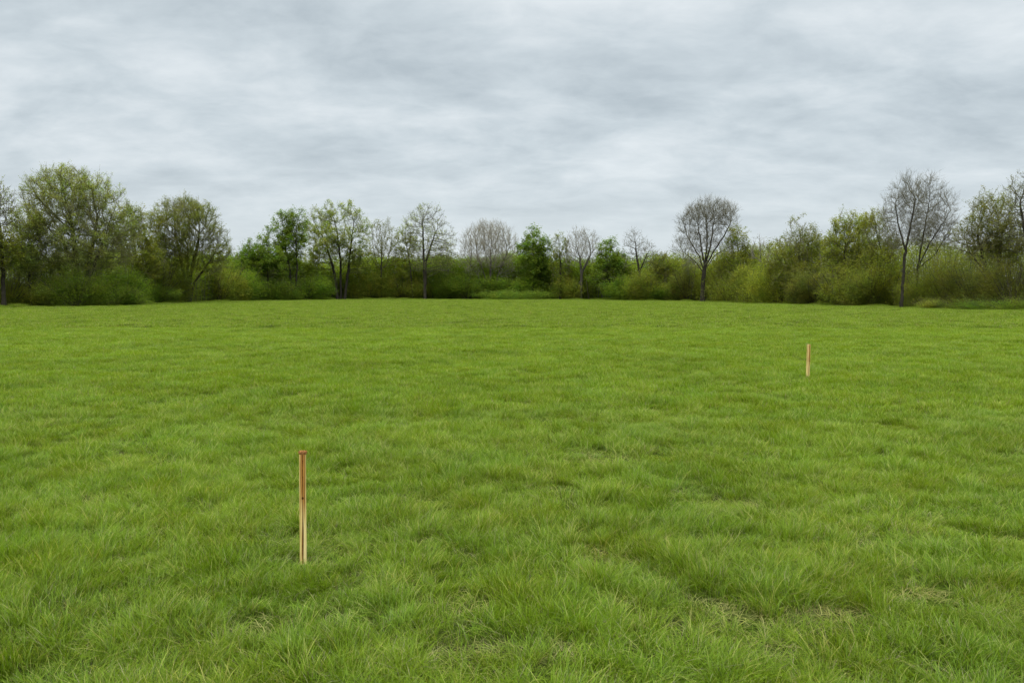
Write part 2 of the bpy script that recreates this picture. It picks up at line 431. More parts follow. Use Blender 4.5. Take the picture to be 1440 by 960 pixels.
def tree_meshes(rng, lobes, paths, n_att, rad, tip=.014, step=.45, kill=.55, trop=.15, twigs=2, twig_len=.8, twig_r=.014,
                subtw=2, bark=(.07, .06, .045), twig_col=(.12, .105, .08), leaves=0, leaf_size=.2, leaf_cols=None, leaf_zone=0.0, up_twig=.5, shell=.5, leaf_bias=0.0):
    # attractors through the crown lobes (centre, radii)
    vol = np.array([l[1][0]*l[1][1]*l[1][2] for l in lobes]); vol = vol/vol.sum()
    A = []
    for (c, r), v in zip(lobes, vol):
        m = max(12, int(n_att*v))
        p = unit(rng.normal(size=(m, 3)))*(rng.random((m, 1))**shell)
        A.append(np.array(c)+p*np.array(r))
    A = np.concatenate(A); A = A[A[:, 2] > .6]
    pos, par = colonize(rng, A, paths, step, kill, trop)
    n = len(pos)
    ch = np.zeros(n, int)
    for p in par:
        if p >= 0: ch[p] += 1
    # pipe model
    ntip = np.where(ch == 0, 1.0, 0.0)
    for i in range(n-1, -1, -1):
        if par[i] >= 0: ntip[par[i]] += ntip[i]
    tot = max(2.0, ntip[par < 0].max())
    e = math.log(tot)/math.log(max(rad/tip, 1.5))
    r = tip*ntip**(1/e)
    # slight thickening at the foot
    foot = np.clip(1-pos[:, 2]/1.2, 0, 1); r = r*(1+.35*foot*(r > rad*.5))
    has = np.nonzero(par >= 0)[0]
    p0, p1 = pos[par[has]], pos[has]
    r0, r1 = np.minimum(r[par[has]], r[has]*1.25), r[has]
    bark = np.array(bark); twc = np.array(twig_col)
    f = np.clip((r1-tip)/(rad*.35-tip+1e-6), 0, 1)[:, None]
    cc = (twc*(1-f) + bark*f)*(.85+.3*rng.random((len(has), 1)))
    big = r1 > .05
    g = [tubes(p0[big], p1[big], r0[big], r1[big], 7, cc[big]), tubes(p0[~big], p1[~big], r0[~big], r1[~big], 4, cc[~big])]
    # twigs
    thin = has[(r[has] < max(tip*3.2, .03)) & (pos[has, 2] > .2*pos[:, 2].max())]
    dirs = unit(pos[thin]-pos[par[thin]])
    T0 = np.repeat(pos[thin], twigs, 0); TD = np.repeat(dirs, twigs, 0)
    td = unit(TD + rng.normal(0, .55, TD.shape) + np.array([0, 0, up_twig]))
    tl = twig_len*(.5+.8*rng.random((len(T0), 1)))
    T1 = T0+td*tl
    s0, s1 = [T0], [T1]
    for k in range(subtw):
        b = T0+(T1-T0)*(.25+.6*rng.random((len(T0), 1)))
        d = unit(td + rng.normal(0, .5, td.shape) + np.array([0, 0, up_twig*.5]))
        s0.append(b); s1.append(b+d*tl*(.35+.35*rng.random((len(T0), 1))))
    s0, s1 = np.concatenate(s0), np.concatenate(s1)
    tw = spikes(s0, s1, np.full(len(s0), twig_r)*(.7+.6*rng.random(len(s0))), twc*(.8+.4*rng.random((len(s0), 1))))
    lv = None
    if leaves and len(s1):
        z0, z1 = s1[:, 2].min(), s1[:, 2].max()
        w = np.clip(((s1[:, 2]-z0)/(z1-z0) - leaf_zone)*6 + .05, .02, 1)
        if leaf_bias: w = w*np.exp(-leaf_bias*(s1[:, 2]-z0)/(z1-z0))
        # leafy boughs next to emptier ones
        q = fbm(s1[:, 0]/1.7+s1[:, 1]/2.3, s1[:, 2]/1.5+s1[:, 1]/2.9, int(rng.integers(1000)), 2)
        w = w*np.clip((q-.28)/.3, .08, 1); w /= w.sum()
        ix = rng.choice(len(s1), leaves, p=w)
        t = rng.random((leaves, 1))
        c = s0[ix]*(1-t)+s1[ix]*t + rng.normal(0, leaf_size*.8, (leaves, 3))
        c[:, 2] = np.maximum(c[:, 2], .15)
        la, lb = np.array(leaf_cols[0]), np.array(leaf_cols[1])
        gm = np.clip(q[ix][:, None]*1.6-.35 + rng.normal(0, .22, (leaves, 1)), 0, 1)
        col = (la*(1-gm)+lb*gm)*(.88+.24*rng.random((leaves, 1)))
        lv = leaf_quads(rng, c, leaf_size, col)
    return g, tw, lv

LEAFCOL = {
    'bright': ((.120, .185, .022), (.200, .285, .044)),
    'green': ((.095, .155, .016), (.165, .245, .028)),
    'pale': ((.195, .240, .045), (.345, .395, .110)),
    'yellow': ((.170, .205, .022), (.295, .330, .050)),
    'olive': ((.140, .168, .022), (.235, .262, .044)),
    'dark': ((.065, .102, .011), (.115, .165, .020)),
    'brown': ((.140, .155, .028), (.215, .230, .050)),
}

DENS = 3.4
def tree(name, label, px, back, lobes_px, base_y=None, stems=None, seed=0, leafkind=None, group=None, depth=.85, **kw):
    """lobes_px: crown lobes seen in the photo as (cx, cy, rx, ry); turned into metres at the tree's own distance"""
    rng = np.random.default_rng(seed*101+int(px))
    D = edge(px)+back
    x, y = at(px, D); z = gz(x, y)
    k = D/F
    gy = HY + CAMH/k                                   # row of the ground at that distance
    lobes = []
    for (cx, cy, rx, ry) in lobes_px:
        lobes.append((((cx-px)*k, rng.normal(0, .15)*rx*k, (gy-cy)*k), (rx*k, rx*k*depth, ry*k)))
    top = max(l[0][2]+l[1][2] for l in lobes)
    if stems is None: stems = [[(0, 0), (0, .35)]]
    paths = []
    for s in stems:                                    # points as (sideways px, height fraction)
        ang = rng.normal(0, .6)
        paths.append([(sx*k, math.sin(ang)*abs(sx)*k*.7, fz*top - (.15 if fz == 0 else 0)) for sx, fz in s])
    if leafkind: kw['leaf_cols'] = LEAFCOL[leafkind]
    kw['step'] = max(.27, .40*D/125); kw['kill'] = kw['step']*1.15
    kw['n_att'] = int(kw['n_att']*1.5)
    if kw.get('leaves'): kw['leaves'] = int(kw['leaves']*DENS)
    g, tw, lv = tree_meshes(rng, lobes, paths, **kw)
    root = empty(name, label, 'tree', (x, y, z), group)
    tm = build_mesh('trunk', g); link('trunk', tm, M_BARK, root)
    if lv is None:
        link('crown', build_mesh('crown', [tw]), M_BARK, root)
    else:
        cm = build_mesh('crown', [tw, lv]); cm.materials.append(M_BARK); cm.materials.append(M_LEAF)
        mi = np.concatenate([np.zeros(len(tw[1]), np.int32), np.ones(len(lv[1]), np.int32)])
        cm.polygons.foreach_set('material_index', mi)
        link('crown', cm, None, root)
    return root

BG = dict(bark=(.095, .085, .065), twig_col=(.23, .21, .155))     # greyish bare wood
BD = dict(bark=(.050, .044, .032), twig_col=(.13, .12, .075))    # darker wood
OL = dict(bark=(.075, .068, .045), twig_col=(.18, .168, .08))

TREES = [
 # --- left side
 dict(name='bare_tree', label='slender half-bare tree cut by the left edge of the picture', px=6, back=1, lobes_px=[(6, 300, 24, 42), (2, 352, 30, 34)],
      stems=[[(0, 0), (1, .35), (-1, .7)]], seed=1, n_att=420, rad=.17, twigs=2, leaves=2600, leafkind='olive', leaf_size=.16, leaf_bias=3.2, **BD),
 dict(name='leafy_tree', label='small thin pale-leaved tree between the left-edge tree and the big spreading one', px=44, back=2, lobes_px=[(46, 335, 22, 38), (42, 370, 24, 26)],
      stems=[[(0, 0), (0, .4)]], seed=2, n_att=340, rad=.12, leaves=3800, leafkind='pale', leaf_size=.15, **OL),
 dict(name='spreading_tree', label='biggest tree on the left, broad round many-stemmed crown of fine pale new leaves', px=116, back=1.5,
      lobes_px=[(110, 288, 68, 48), (60, 320, 36, 40), (165, 325, 36, 42), (112, 345, 78, 50), (100, 262, 40, 24)],
      stems=[[(-4, 0), (-10, .22), (-34, .5)], [(0, 0), (-3, .25), (-8, .6)], [(2, 0), (7, .25), (20, .6)], [(5, 0), (16, .22), (42, .48)], [(-6, 0), (-22, .25), (-58, .42)]],
      seed=3, n_att=1500, rad=.23, twigs=3, subtw=2, twig_len=.75, leaves=27000, leafkind='pale', leaf_size=.105, trop=.22, **OL),
 dict(name='leafy_tree', label='lower olive tree filling the gap right of the biggest left tree', px=196, back=3, lobes_px=[(192, 335, 26, 42), (205, 372, 30, 32)],
      stems=[[(0, 0), (-1, .4)], [(2, 0), (6, .35)]], seed=4, n_att=480, rad=.13, leaves=7000, leafkind='olive', leaf_size=.14, **OL),
 dict(name='spreading_tree', label='round olive-brown tree with dark limbs fanning from its foot, right of the biggest left tree', px=265, back=-.6,
      lobes_px=[(268, 325, 50, 44), (245, 350, 38, 36), (295, 352, 34, 40), (265, 300, 36, 18)],
      stems=[[(0, 0), (0, .2), (2, .55)], [(-1, 0), (-8, .18), (-34, .42)], [(2, 0), (9, .2), (34, .45)], [(-2, 0), (-5, .25), (-16, .6)], [(1, 0), (4, .25), (16, .6)]],
      seed=5, n_att=1150, rad=.21, twigs=3, twig_len=.85, leaves=19000, leafkind='olive', leaf_size=.115, leaf_bias=1.2, trop=.22, **OL),
 # --- left centre
 dict(name='leafy_tree', label='low bright-leaved tree next right of the round olive-brown one', px=345, back=3, lobes_px=[(350, 372, 22, 32), (335, 385, 22, 26)],
      stems=[[(0, 0), (1, .4)]], seed=6, n_att=320, rad=.13, leaves=5200, leafkind='green', leaf_size=.2, **OL),
 dict(name='leafy_tree', label='bright green tree with stepped pointed top, left of the two-stemmed green tree', px=378, back=2, lobes_px=[(378, 350, 15, 32), (372, 378, 24, 30), (388, 378, 20, 30)],
      stems=[[(0, 0), (0, .6)]], seed=7, n_att=420, rad=.14, leaves=6000, leafkind='bright', leaf_size=.2, **OL),
 dict(name='leafy_tree', label='two-stemmed tree with clumped bright green top and dark bare trunks', px=412, back=1, lobes_px=[(398, 317, 13, 17), (418, 318, 17, 20), (410, 345, 24, 24), (405, 375, 20, 24)],
      stems=[[(0, 0), (-3, .35), (-12, .75)], [(3, 0), (8, .35), (7, .75)]], seed=8, n_att=520, rad=.16, leaves=6500, leafkind='bright', leaf_size=.2, **BD),
 dict(name='leafy_tree', label='tall pale green tree left of centre with forked dark trunks and lumpy crown', px=480, back=.8,
      lobes_px=[(445, 318, 18, 26), (466, 308, 20, 24), (490, 302, 19, 18), (505, 325, 20, 26), (470, 345, 36, 32), (500, 365, 26, 26), (450, 365, 26, 28)],
      stems=[[(-5, 0), (-9, .3), (-20, .6)], [(0, 0), (0, .4), (-4, .7)], [(5, 0), (12, .35), (18, .7)]], seed=9, n_att=1100, rad=.22, leaves=12500, leafkind='pale', leaf_size=.18, **BD),
 dict(name='bare_tree', label='small vase-shaped brown tree with barely opened buds between two taller pale trees', px=537, back=2, lobes_px=[(538, 340, 22, 28), (540, 362, 24, 20)],
      stems=[[(0, 0), (0, .42)]], seed=10, n_att=420, rad=.15, twigs=3, leaves=1600, leafkind='brown', leaf_size=.14, trop=.35, **OL),
 dict(name='leafy_tree', label='thin greenish tree leaning against the left side of the tall open-crowned tree', px=575, back=2, lobes_px=[(572, 345, 17, 30), (568, 375, 18, 26)],
      stems=[[(6, 0), (3, .4), (-2, .7)]], seed=11, n_att=330, rad=.12, leaves=3200, leafkind='yellow', leaf_size=.16, **OL),
 dict(name='leafy_tree', label='tall open-crowned tree with dark straight trunk and sparse pale leaves, just left of centre', px=598, back=-.8,
      lobes_px=[(600, 312, 26, 26), (620, 340, 24, 30), (585, 330, 22, 30), (605, 360, 38, 28), (628, 368, 18, 22)],
      stems=[[(0, 0), (-1, .35), (-3, .8)], [(0, 0), (1, .38), (16, .7)]], seed=12, n_att=1000, rad=.22, twigs=3, leaves=2500, leafkind='pale', leaf_size=.15, **BD),
 # --- centre
 dict(name='bare_tree', label='pale grey leafless tree with wide dome of fine twigs and several stems, at the centre', px=690, back=2,
      lobes_px=[(688, 348, 42, 35), (665, 365, 22, 30), (712, 362, 20, 32), (688, 330, 30, 16)],
      stems=[[(-3, 0), (-8, .3), (-20, .6)], [(0, 0), (0, .3), (0, .6)], [(4, 0), (10, .3), (22, .6)], [(-5, 0), (-18, .32), (-36, .55)]], seed=13, n_att=1150, rad=.17,
      twigs=4, twig_len=1.1, twig_r=.012, up_twig=.8, leaves=700, leafkind='brown', leaf_size=.14, leaf_bias=3, trop=.3, bark=(.105, .094, .07), twig_col=(.25, .225, .165)),
 dict(name='leafy_tree', label='bright fully leaved green tree with pointed ragged top, near the centre', px=750, back=1,
      lobes_px=[(748, 335, 11, 20), (742, 352, 17, 16), (760, 350, 17, 18), (750, 372, 26, 24), (750, 398, 26, 22)],
      stems=[[(0, 0), (0, .8)]], seed=14, n_att=720, rad=.2, trop=.0, leaves=8200, leafkind='bright', leaf_size=.23, up_twig=.0, **BD),
 dict(name='leafy_tree', label='narrow olive tree on one dark trunk between a green tree and a bare grey one', px=788, back=.8, lobes_px=[(786, 352, 13, 20), (790, 375, 16, 22)],
      stems=[[(0, 0), (0, .6)]], seed=15, n_att=330, rad=.17, leaves=2200, leafkind='olive', leaf_size=.15, **BD),
 dict(name='bare_tree', label='smaller leafless grey tree with fan of fine twigs, right of the narrow olive tree', px=817, back=1.5, lobes_px=[(818, 348, 25, 26), (808, 360, 16, 20), (830, 358, 16, 22)],
      stems=[[(0, 0), (0, .35), (-2, .6)], [(0, 0), (1, .38), (12, .62)]], seed=16, n_att=620, rad=.17, twigs=3, twig_len=.9, trop=.25, **BG),
 dict(name='leafy_tree', label='smaller bright green leafy tree between two bare trees right of centre', px=857, back=1.5, lobes_px=[(855, 352, 13, 16), (860, 372, 24, 20), (858, 396, 28, 22)],
      stems=[[(0, 0), (0, .7)]], seed=17, n_att=600, rad=.17, leaves=6200, leafkind='bright', leaf_size=.22, up_twig=.1, trop=.05, **BD),
 dict(name='bare_tree', label='dark crooked leafless tree with forked top, left of the low olive trees', px=899, back=.6, lobes_px=[(890, 340, 14, 18), (905, 358, 20, 20), (882, 362, 10, 20)],
      stems=[[(0, 0), (-1, .4), (-7, .75)], [(0, 0), (0, .42), (10, .66)]], seed=18, n_att=430, rad=.17, twigs=2, twig_len=.8, **BD),
 dict(name='leafy_tree', label='low olive-brown tree crouched left of the big vase-shaped bare tree', px=936, back=4, lobes_px=[(930, 380, 18, 22), (948, 388, 18, 22)],
      stems=[[(0, 0), (0, .4)]], seed=19, n_att=380, rad=.13, twigs=3, leaves=3600, leafkind='brown', leaf_size=.16, **OL),
 dict(name='bare_tree', label='big leafless tree with symmetrical vase-shaped crown on a thick dark trunk, right of centre', px=987, back=-3.0,
      lobes_px=[(994, 304, 37, 21), (970, 318, 20, 26), (1019, 312, 19, 26), (990, 342, 26, 24), (962, 352, 17, 26), (1028, 342, 14, 22), (972, 372, 16, 18)],
      stems=[[(0, 0), (1, .2), (3, .36)], [(2, .30), (-5, .46), (-20, .66), (-25, .8)], [(2, .33), (-1, .5), (-8, .8)], [(3, .36), (5, .55), (4, .85)], [(3, .36), (11, .55), (16, .84)], [(2, .34), (14, .5), (28, .66), (36, .8)], [(1, .27), (-10, .40), (-28, .5)], [(2, .32), (16, .46), (40, .56)]],
      seed=20, n_att=1050, rad=.29, tip=.011, twigs=6, twig_len=.95, twig_r=.0085, up_twig=.85, trop=.2, bark=(.048, .042, .031), twig_col=(.14, .128, .082)),
 # --- right
 dict(name='leafy_tree', label='yellow-green tree half hidden behind the right side of the vase-shaped bare tree', px=1036, back=2.5, lobes_px=[(1034, 345, 18, 24), (1046, 365, 22, 26), (1025, 375, 22, 30)],
      stems=[[(0, 0), (0, .45)]], seed=21, n_att=500, rad=.14, leaves=5200, leafkind='yellow', leaf_size=.15, **OL),
 dict(name='bare_tree', label='thin wispy leafless sapling above the olive scrub, right of the yellow-green tree', px=1070, back=4, lobes_px=[(1066, 355, 14, 20), (1076, 368, 14, 18)],
      stems=[[(0, 0), (0, .5)]], seed=22, n_att=220, rad=.09, twigs=2, twig_len=.7, trop=.3, **BG),
 dict(name='leafy_tree', label='broad olive-yellow tree with twiggy peak, between the sapling and the yellow pair', px=1122, back=1.5, lobes_px=[(1122, 335, 22, 28), (1108, 362, 34, 30), (1140, 362, 28, 32), (1120, 392, 44, 26)],
      stems=[[(0, 0), (0, .5)], [(-3, 0), (-16, .45)], [(4, 0), (16, .45)]], seed=23, n_att=900, rad=.16, leaves=12500, leafkind='olive', leaf_size=.125, leaf_bias=.6, **OL),
 dict(name='leafy_tree', label='clumped yellow-green tree standing left of the tall dark bare tree', px=1188, back=1.5, lobes_px=[(1182, 325, 20, 24), (1208, 325, 20, 24), (1190, 355, 38, 32), (1190, 392, 40, 26)],
      stems=[[(0, 0), (-2, .6)], [(3, 0), (14, .5)]], seed=24, n_att=900, rad=.16, leaves=12000, leafkind='yellow', leaf_size=.125, **OL),
 dict(name='leafy_tree', label='thin olive tree tucked against the left of the tall dark bare trunk', px=1236, back=2, lobes_px=[(1228, 325, 20, 28), (1240, 360, 24, 32)],
      stems=[[(0, 0), (0, .5)]], seed=25, n_att=460, rad=.12, leaves=3600, leafkind='olive', leaf_size=.12, leaf_bias=1.5, **OL),
 dict(name='bare_tree', label='tall dark leafless tree on a long straight trunk, tallest of the right half', px=1267, back=-2.8,
      lobes_px=[(1274, 282, 24, 34), (1256, 305, 20, 34), (1285, 318, 20, 34), (1262, 335, 22, 20)],
      stems=[[(0, 0), (2, .38), (5, .5), (13, .82)], [(2, .42), (-8, .62), (-14, .78)]], seed=26, n_att=640, rad=.125, twigs=5, twig_len=.8, twig_r=.0075, up_twig=.8, tip=.0085, **BD),
 dict(name='bare_tree', label='second dark leafless tree with curving limbs, directly right of the tallest one', px=1288, back=1.2,
      lobes_px=[(1302, 282, 22, 34), (1322, 305, 20, 36), (1305, 325, 32, 34), (1330, 340, 14, 24)],
      stems=[[(0, 0), (0, .3), (4, .45), (14, .8)], [(1, .3), (14, .5), (36, .72)], [(0, .3), (24, .4), (44, .6)]], seed=27, n_att=600, rad=.10, twigs=5, twig_len=.8, twig_r=.0075, up_twig=.8, tip=.0085, **BD),
 dict(name='leafy_tree', label='wide thinly leaved olive tree with twiggy top at the right, beside the edge tree', px=1392, back=1.5,
      lobes_px=[(1390, 312, 34, 36), (1372, 340, 34, 36), (1410, 345, 32, 40)],
      stems=[[(0, 0), (-4, .3), (-16, .6)], [(4, 0), (10, .3), (16, .65)], [(-3, 0), (-14, .35), (-34, .5)]], seed=28, n_att=900, rad=.15, leaves=6800, leafkind='brown', leaf_size=.10, **OL),
 dict(name='bare_tree', label='large dark twiggy tree cut off by the right edge of the picture', px=1450, back=.5,
      lobes_px=[(1450, 278, 40, 40), (1432, 320, 34, 40), (1475, 320, 36, 44)],
      stems=[[(0, 0), (-2, .35), (-6, .7)], [(0, .2), (-14, .5), (-26, .75)], [(2, .2), (16, .6)]], seed=29, n_att=900, rad=.2, leaves=3600, leafkind='brown', leaf_size=.10, leaf_bias=2, twig_len=.6, twig_r=.011, **BD),
]
for t in TREES:
    tree(**t)

# ------------------------------------------------------------------ shrubs
def shrub_mesh(rng, n=7000, size=.14, cols='green', stems=26):
    """a lumpy bush one unit wide and one unit high (scaled on placement)"""
    lumps = [(np.array([rng.normal(0, .06), 0, .36]), np.array([.46, .38, .36]))]
    for k in range(15):
        a = rng.random()*2*PI; rr = .05+.52*rng.random()**.7; zz = .12+.62*rng.random()*(1-.6*rr)
        lumps.append((np.array([rr*math.cos(a), rr*math.sin(a), zz]), np.array([.17, .17, .17])*(.5+1.1*rng.random())*np.array([1, 1, .8+1.2*rng.random()])))
    C, W = [], []
    tot = sum(l[1].prod()**.7 for l in lumps)
    for c, r in lumps:
        m = int(n*(r.prod()**.7)/tot)
        p = unit(rng.normal(size=(m, 3)))*(rng.random((m, 1))**.33)
        p += rng.normal(0, .30, p.shape)*(.4+1.1*rng.random())
        C.append(c+p*r); W.append(np.full(m, rng.random()))
    C = np.concatenate(C); W = np.concatenate(W)
    k = C[:, 2] > .02; C, W = C[k], W[k]
    la, lb = np.array(LEAFCOL[cols][0]), np.array(LEAFCOL[cols][1])
    g = np.clip(W*.6 + .4*C[:, 2] + rng.normal(0, .2, len(C)), 0, 1)[:, None]
    col = (la*(1-g)+lb*g)*(.86+.28*rng.random((len(C), 1)))*(1.0 if cols == 'bright' else 1.15)
    return C, col, lumps

def shrub(label, px, back, top_y, width_px, cols, seed, group=None, leaf=.16, n=6500, bare=.0, name='shrub'):
    rng = np.random.default_rng(900+seed)
    D = edge(px)+back; x, y = at(px, D); z = gz(x, y); k = D/F
    gy = HY+CAMH/k; H = (gy-top_y)*k*1.04; Wd = width_px*k*1.38
    leaf = leaf*1.15; C, col, lumps = shrub_mesh(rng, int(n*2.2), leaf, cols)
    S = np.array([Wd, Wd*.62, H])
    P = C*S
    root = empty(name, label, 'shrub', (x, y, z), group)
    # leafy shoots standing out of the outline
    ns = 900
    ii = rng.choice(len(P), ns)
    d = unit(P[ii]-np.array([0, 0, H*.25])); tip_ = P[ii]+unit(d+rng.normal(0, .35, d.shape)+np.array([0, 0, .7]))*(.2+1.15*rng.random((ns, 1))**1.7)
    sp = spikes(P[ii], tip_, np.full(ns, .012), np.tile(np.array([[.12, .11, .06]]), (ns, 1)))
    q = rng.integers(0, ns, 5*ns); t = rng.random((5*ns, 1))
    lc = P[ii][q]*(1-t)+tip_[q]*t + rng.normal(0, .06, (5*ns, 3))
    lv = leaf_quads(rng, np.concatenate([P, lc]), leaf, np.concatenate([col, col[ii][q]*1.08]))
    link('foliage', build_mesh('foliage', [lv, sp]), M_LEAF, root)
    m = 42
    tgt = np.stack([rng.normal(0, .27, m), rng.normal(0, .24, m), .45+.5*rng.random(m)], 1)*S
    b = tgt*np.array([.05, .05, 0]) + np.array([0, 0, -.1])
    midp = (b+tgt)*.5 + rng.normal(0, .08, (m, 3))
    cc = np.tile(np.array([[.075, .065, .045]]), (m, 1))*(.7+.6*rng.random((m, 1)))
    r = .022+.02*rng.random(m)
    gs = [tubes(b, midp, r, r*.7, 4, cc), tubes(midp, tgt, r*.7, r*.25, 4, cc)]
    link('branchwork', build_mesh('branchwork', gs), M_BARK, root)
    return root

SHRUBS = [
 ('dark tangled bush at the left edge of the field, under the slender half-bare tree', 12, -1, 385, 62, 'olive'),
 ('dark green bush beneath the small pale-leaved tree on the left', 62, -1.5, 378, 60, 'dark'),
 ('dark shaded bush at the foot of the biggest left tree', 108, -1.6, 372, 66, 'dark'),
 ('mid-green bush right of the foot of the biggest left tree', 172, -.8, 368, 60, 'green'),
 ('small rounded lighter bush low at the grass edge on the left', 160, -2.6, 401, 42, 'bright'),
 ('bright yellow-green bush spreading low at the grass edge, left of the fan-limbed tree', 218, -1.8, 392, 66, 'bright'),
 ('soft olive bush left of the fan-limbed round tree', 228, 2.6, 352, 46, 'olive'),
 ('soft olive bush right of the fan-limbed round tree', 312, 1.8, 362, 46, 'olive'),
 ('green bush filling the corner where the left tree line turns', 338, .5, 372, 42, 'green'),
 ('dark green mound of bush under the two-stemmed green tree', 385, -1, 388, 52, 'dark'),
 ('mid-green bush between the two-stemmed tree and the forked pale tree', 430, -.5, 382, 48, 'green'),
 ('olive bush right of the forked pale tree', 520, -.3, 376, 52, 'olive'),
 ('olive bush left of the tall open-crowned tree', 566, -.2, 378, 44, 'olive'),
 ('fresh green bush right of the tall open-crowned tree', 632, .2, 368, 46, 'green'),
 ('darkest green bush low at the centre, left of the pale dome of bare twigs', 656, -1.2, 378, 54, 'dark'),
 ('green bush at the foot of the pale dome of bare twigs', 700, -.6, 384, 44, 'green'),
 ('low strip of bright weeds at the grass edge below the pointed green tree', 735, -1.8, 407, 70, 'bright'),
 ('deep green bush directly below the pointed bright green tree', 752, .2, 385, 60, 'green'),
 ('mid-green bush under the smaller grey bare tree', 812, -.2, 382, 48, 'olive'),
 ('rounded green bush right of the smaller bright leafy tree', 880, -.5, 385, 40, 'green'),
 ('olive bush behind the crooked dark bare tree', 915, .5, 380, 46, 'olive'),
 ('bright green low bush at the grass edge left of the vase-shaped tree', 944, -1.0, 397, 50, 'green'),
 ('brownish twiggy bush against the left of the vase-shaped trunk', 966, 2, 372, 36, 'brown'),
 ('olive bush just right of the vase-shaped trunk', 1022, .6, 370, 46, 'olive'),
 ('rounded olive bush with dull lower half between the vase tree and the broad olive tree', 1054, -1, 362, 58, 'olive'),
 ('yellowish leaning bush in front of the broad olive-yellow tree', 1094, -1.6, 368, 54, 'yellow'),
 ('dull dark olive bush in the hollow right of the yellowish leaning one', 1140, -.6, 376, 44, 'brown'),
 ('mid-olive bush below the clumped yellow-green tree', 1182, -1.6, 372, 56, 'olive'),
 ('low olive bush at the grass edge left of the tall dark trunk', 1222, -.6, 378, 46, 'olive'),
 ('yellow-green bush behind the tall dark trunk', 1250, 2.8, 352, 54, 'yellow'),
 ('bright olive bush low at the grass edge right of the tall dark trunk', 1306, .2, 376, 52, 'olive'),
 ('broad olive bush under the second dark leafless tree', 1332, .8, 352, 62, 'olive'),
 ('dark brownish bush under the wide thinly leaved tree on the right', 1372, -.4, 360, 64, 'brown'),
 ('dark bush at the right edge under the cut-off tree', 1424, -.4, 352, 70, 'brown'),
 ('low bright strip of weeds at the grass edge in the right corner', 1420, -1.8, 419, 74, 'bright'),
 ('low dull weeds at the grass edge left of the bright right-corner strip', 1356, -1.5, 420, 66, 'olive'),
]
for i, (lab, px, back, ty, w, cols) in enumerate(SHRUBS):
    if min(abs(px-q) for q in (8, 265, 480, 598, 788, 987, 1267)) < w*.95 and ty < 398: back = max(back, 2.6)   # these trunks stand clear of the scrub
    shrub(lab, px, back, ty, w, cols, i, leaf=.145*edge(px)/134, n=int((8500 if w > 48 else 7000)*(1.0 if abs(px-720) < 380 else 1.25)))

# ------------------------------------------------------------------ the wood behind (reads as one mass)
def build_wood():
    rng = np.random.default_rng(77)
    n = 760000
    tab = np.linspace(-260, 1740, 400); wt = np.interp(tab, EP, ED)**.9*np.where((tab < -30) | (tab > 1470), .4, 1); cum = np.cumsum(wt)/wt.sum()
    px = np.interp(rng.random(n), cum, tab)
    back = 2.5 + 16*rng.random(n)**1.1
    D = np.interp(px, EP, ED)+back
    D0 = D.copy(); x = (px-CX)/F*D; y = D
    topn = fbm(px/34., back/5., 5, 3)
    H = (2.9 + 4.6*topn + .12*back)*np.interp(px, [0, 250, 340, 700, 950, 1100, 1440], [.85, .9, 1.0, 1.12, 1.0, 1.0, .9])
    h = H*rng.random(n)**.85
    c = np.stack([x, y, h + ground_z(x, y)], 1) + rng.normal(0, .15, (n, 3)); c[:, 2] = np.maximum(c[:, 2], .1)
    bright = np.array([[.175, .255, .026]]); olive = np.array([[.225, .255, .038]])
    wo = np.interp(px, [0, 200, 330, 480, 620, 900, 1000, 1440], [.5, .7, .2, .45, .1, .3, .9, .8])[:, None]
    col = bright*(1-wo)+olive*wo
    q = fbm(px/16., h/1.6 + back/3, 15, 2)[:, None]
    col = col*(.6+.8*q)*(.88+.24*rng.random((n, 1)))
    lv = leaf_quads(rng, c, .26*D0/134, col)
    m = 5200
    px = -260 + rng.random(m)*2000; back = 2 + 15*rng.random(m)
    D = np.interp(px, EP, ED)+back; x = (px-CX)/F*D; y = D
    hh = 3 + 5.2*rng.random(m)
    b = np.stack([x, y, np.full(m, -.1)], 1); t = b + np.stack([rng.normal(0, .7, m), rng.normal(0, .7, m), hh], 1)
    cc = np.tile(np.array([[.10, .092, .062]]), (m, 1))*(.6+.7*rng.random((m, 1)))
    st = [spikes(b, t, .02+.035*rng.random(m), cc)]
    k = 16000
    ii = rng.integers(0, m, k); f = (.4+.6*rng.random((k, 1)))
    p = b[ii]*(1-f)+t[ii]*f; d = unit(rng.normal(0, .5, (k, 3))+np.array([0, 0, .9]))
    st.append(spikes(p, p+d*(.5+1.0*rng.random((k, 1))), np.full(k, .013), cc[ii]*1.2))
    groups = st+[lv]
    me = build_mesh('woodland', groups); me.materials.append(M_BARK); me.materials.append(M_LEAF)
    mi = np.concatenate([np.zeros(len(st[0][1])+len(st[1][1]), np.int32), np.ones(len(lv[1]), np.int32)])
    me.polygons.foreach_set('material_index', mi)
    o = link('woodland', me); o['kind'] = 'stuff'; o['category'] = 'wood'
    o['label'] = 'dense green undergrowth and thin saplings massed behind the front trees'
build_wood()

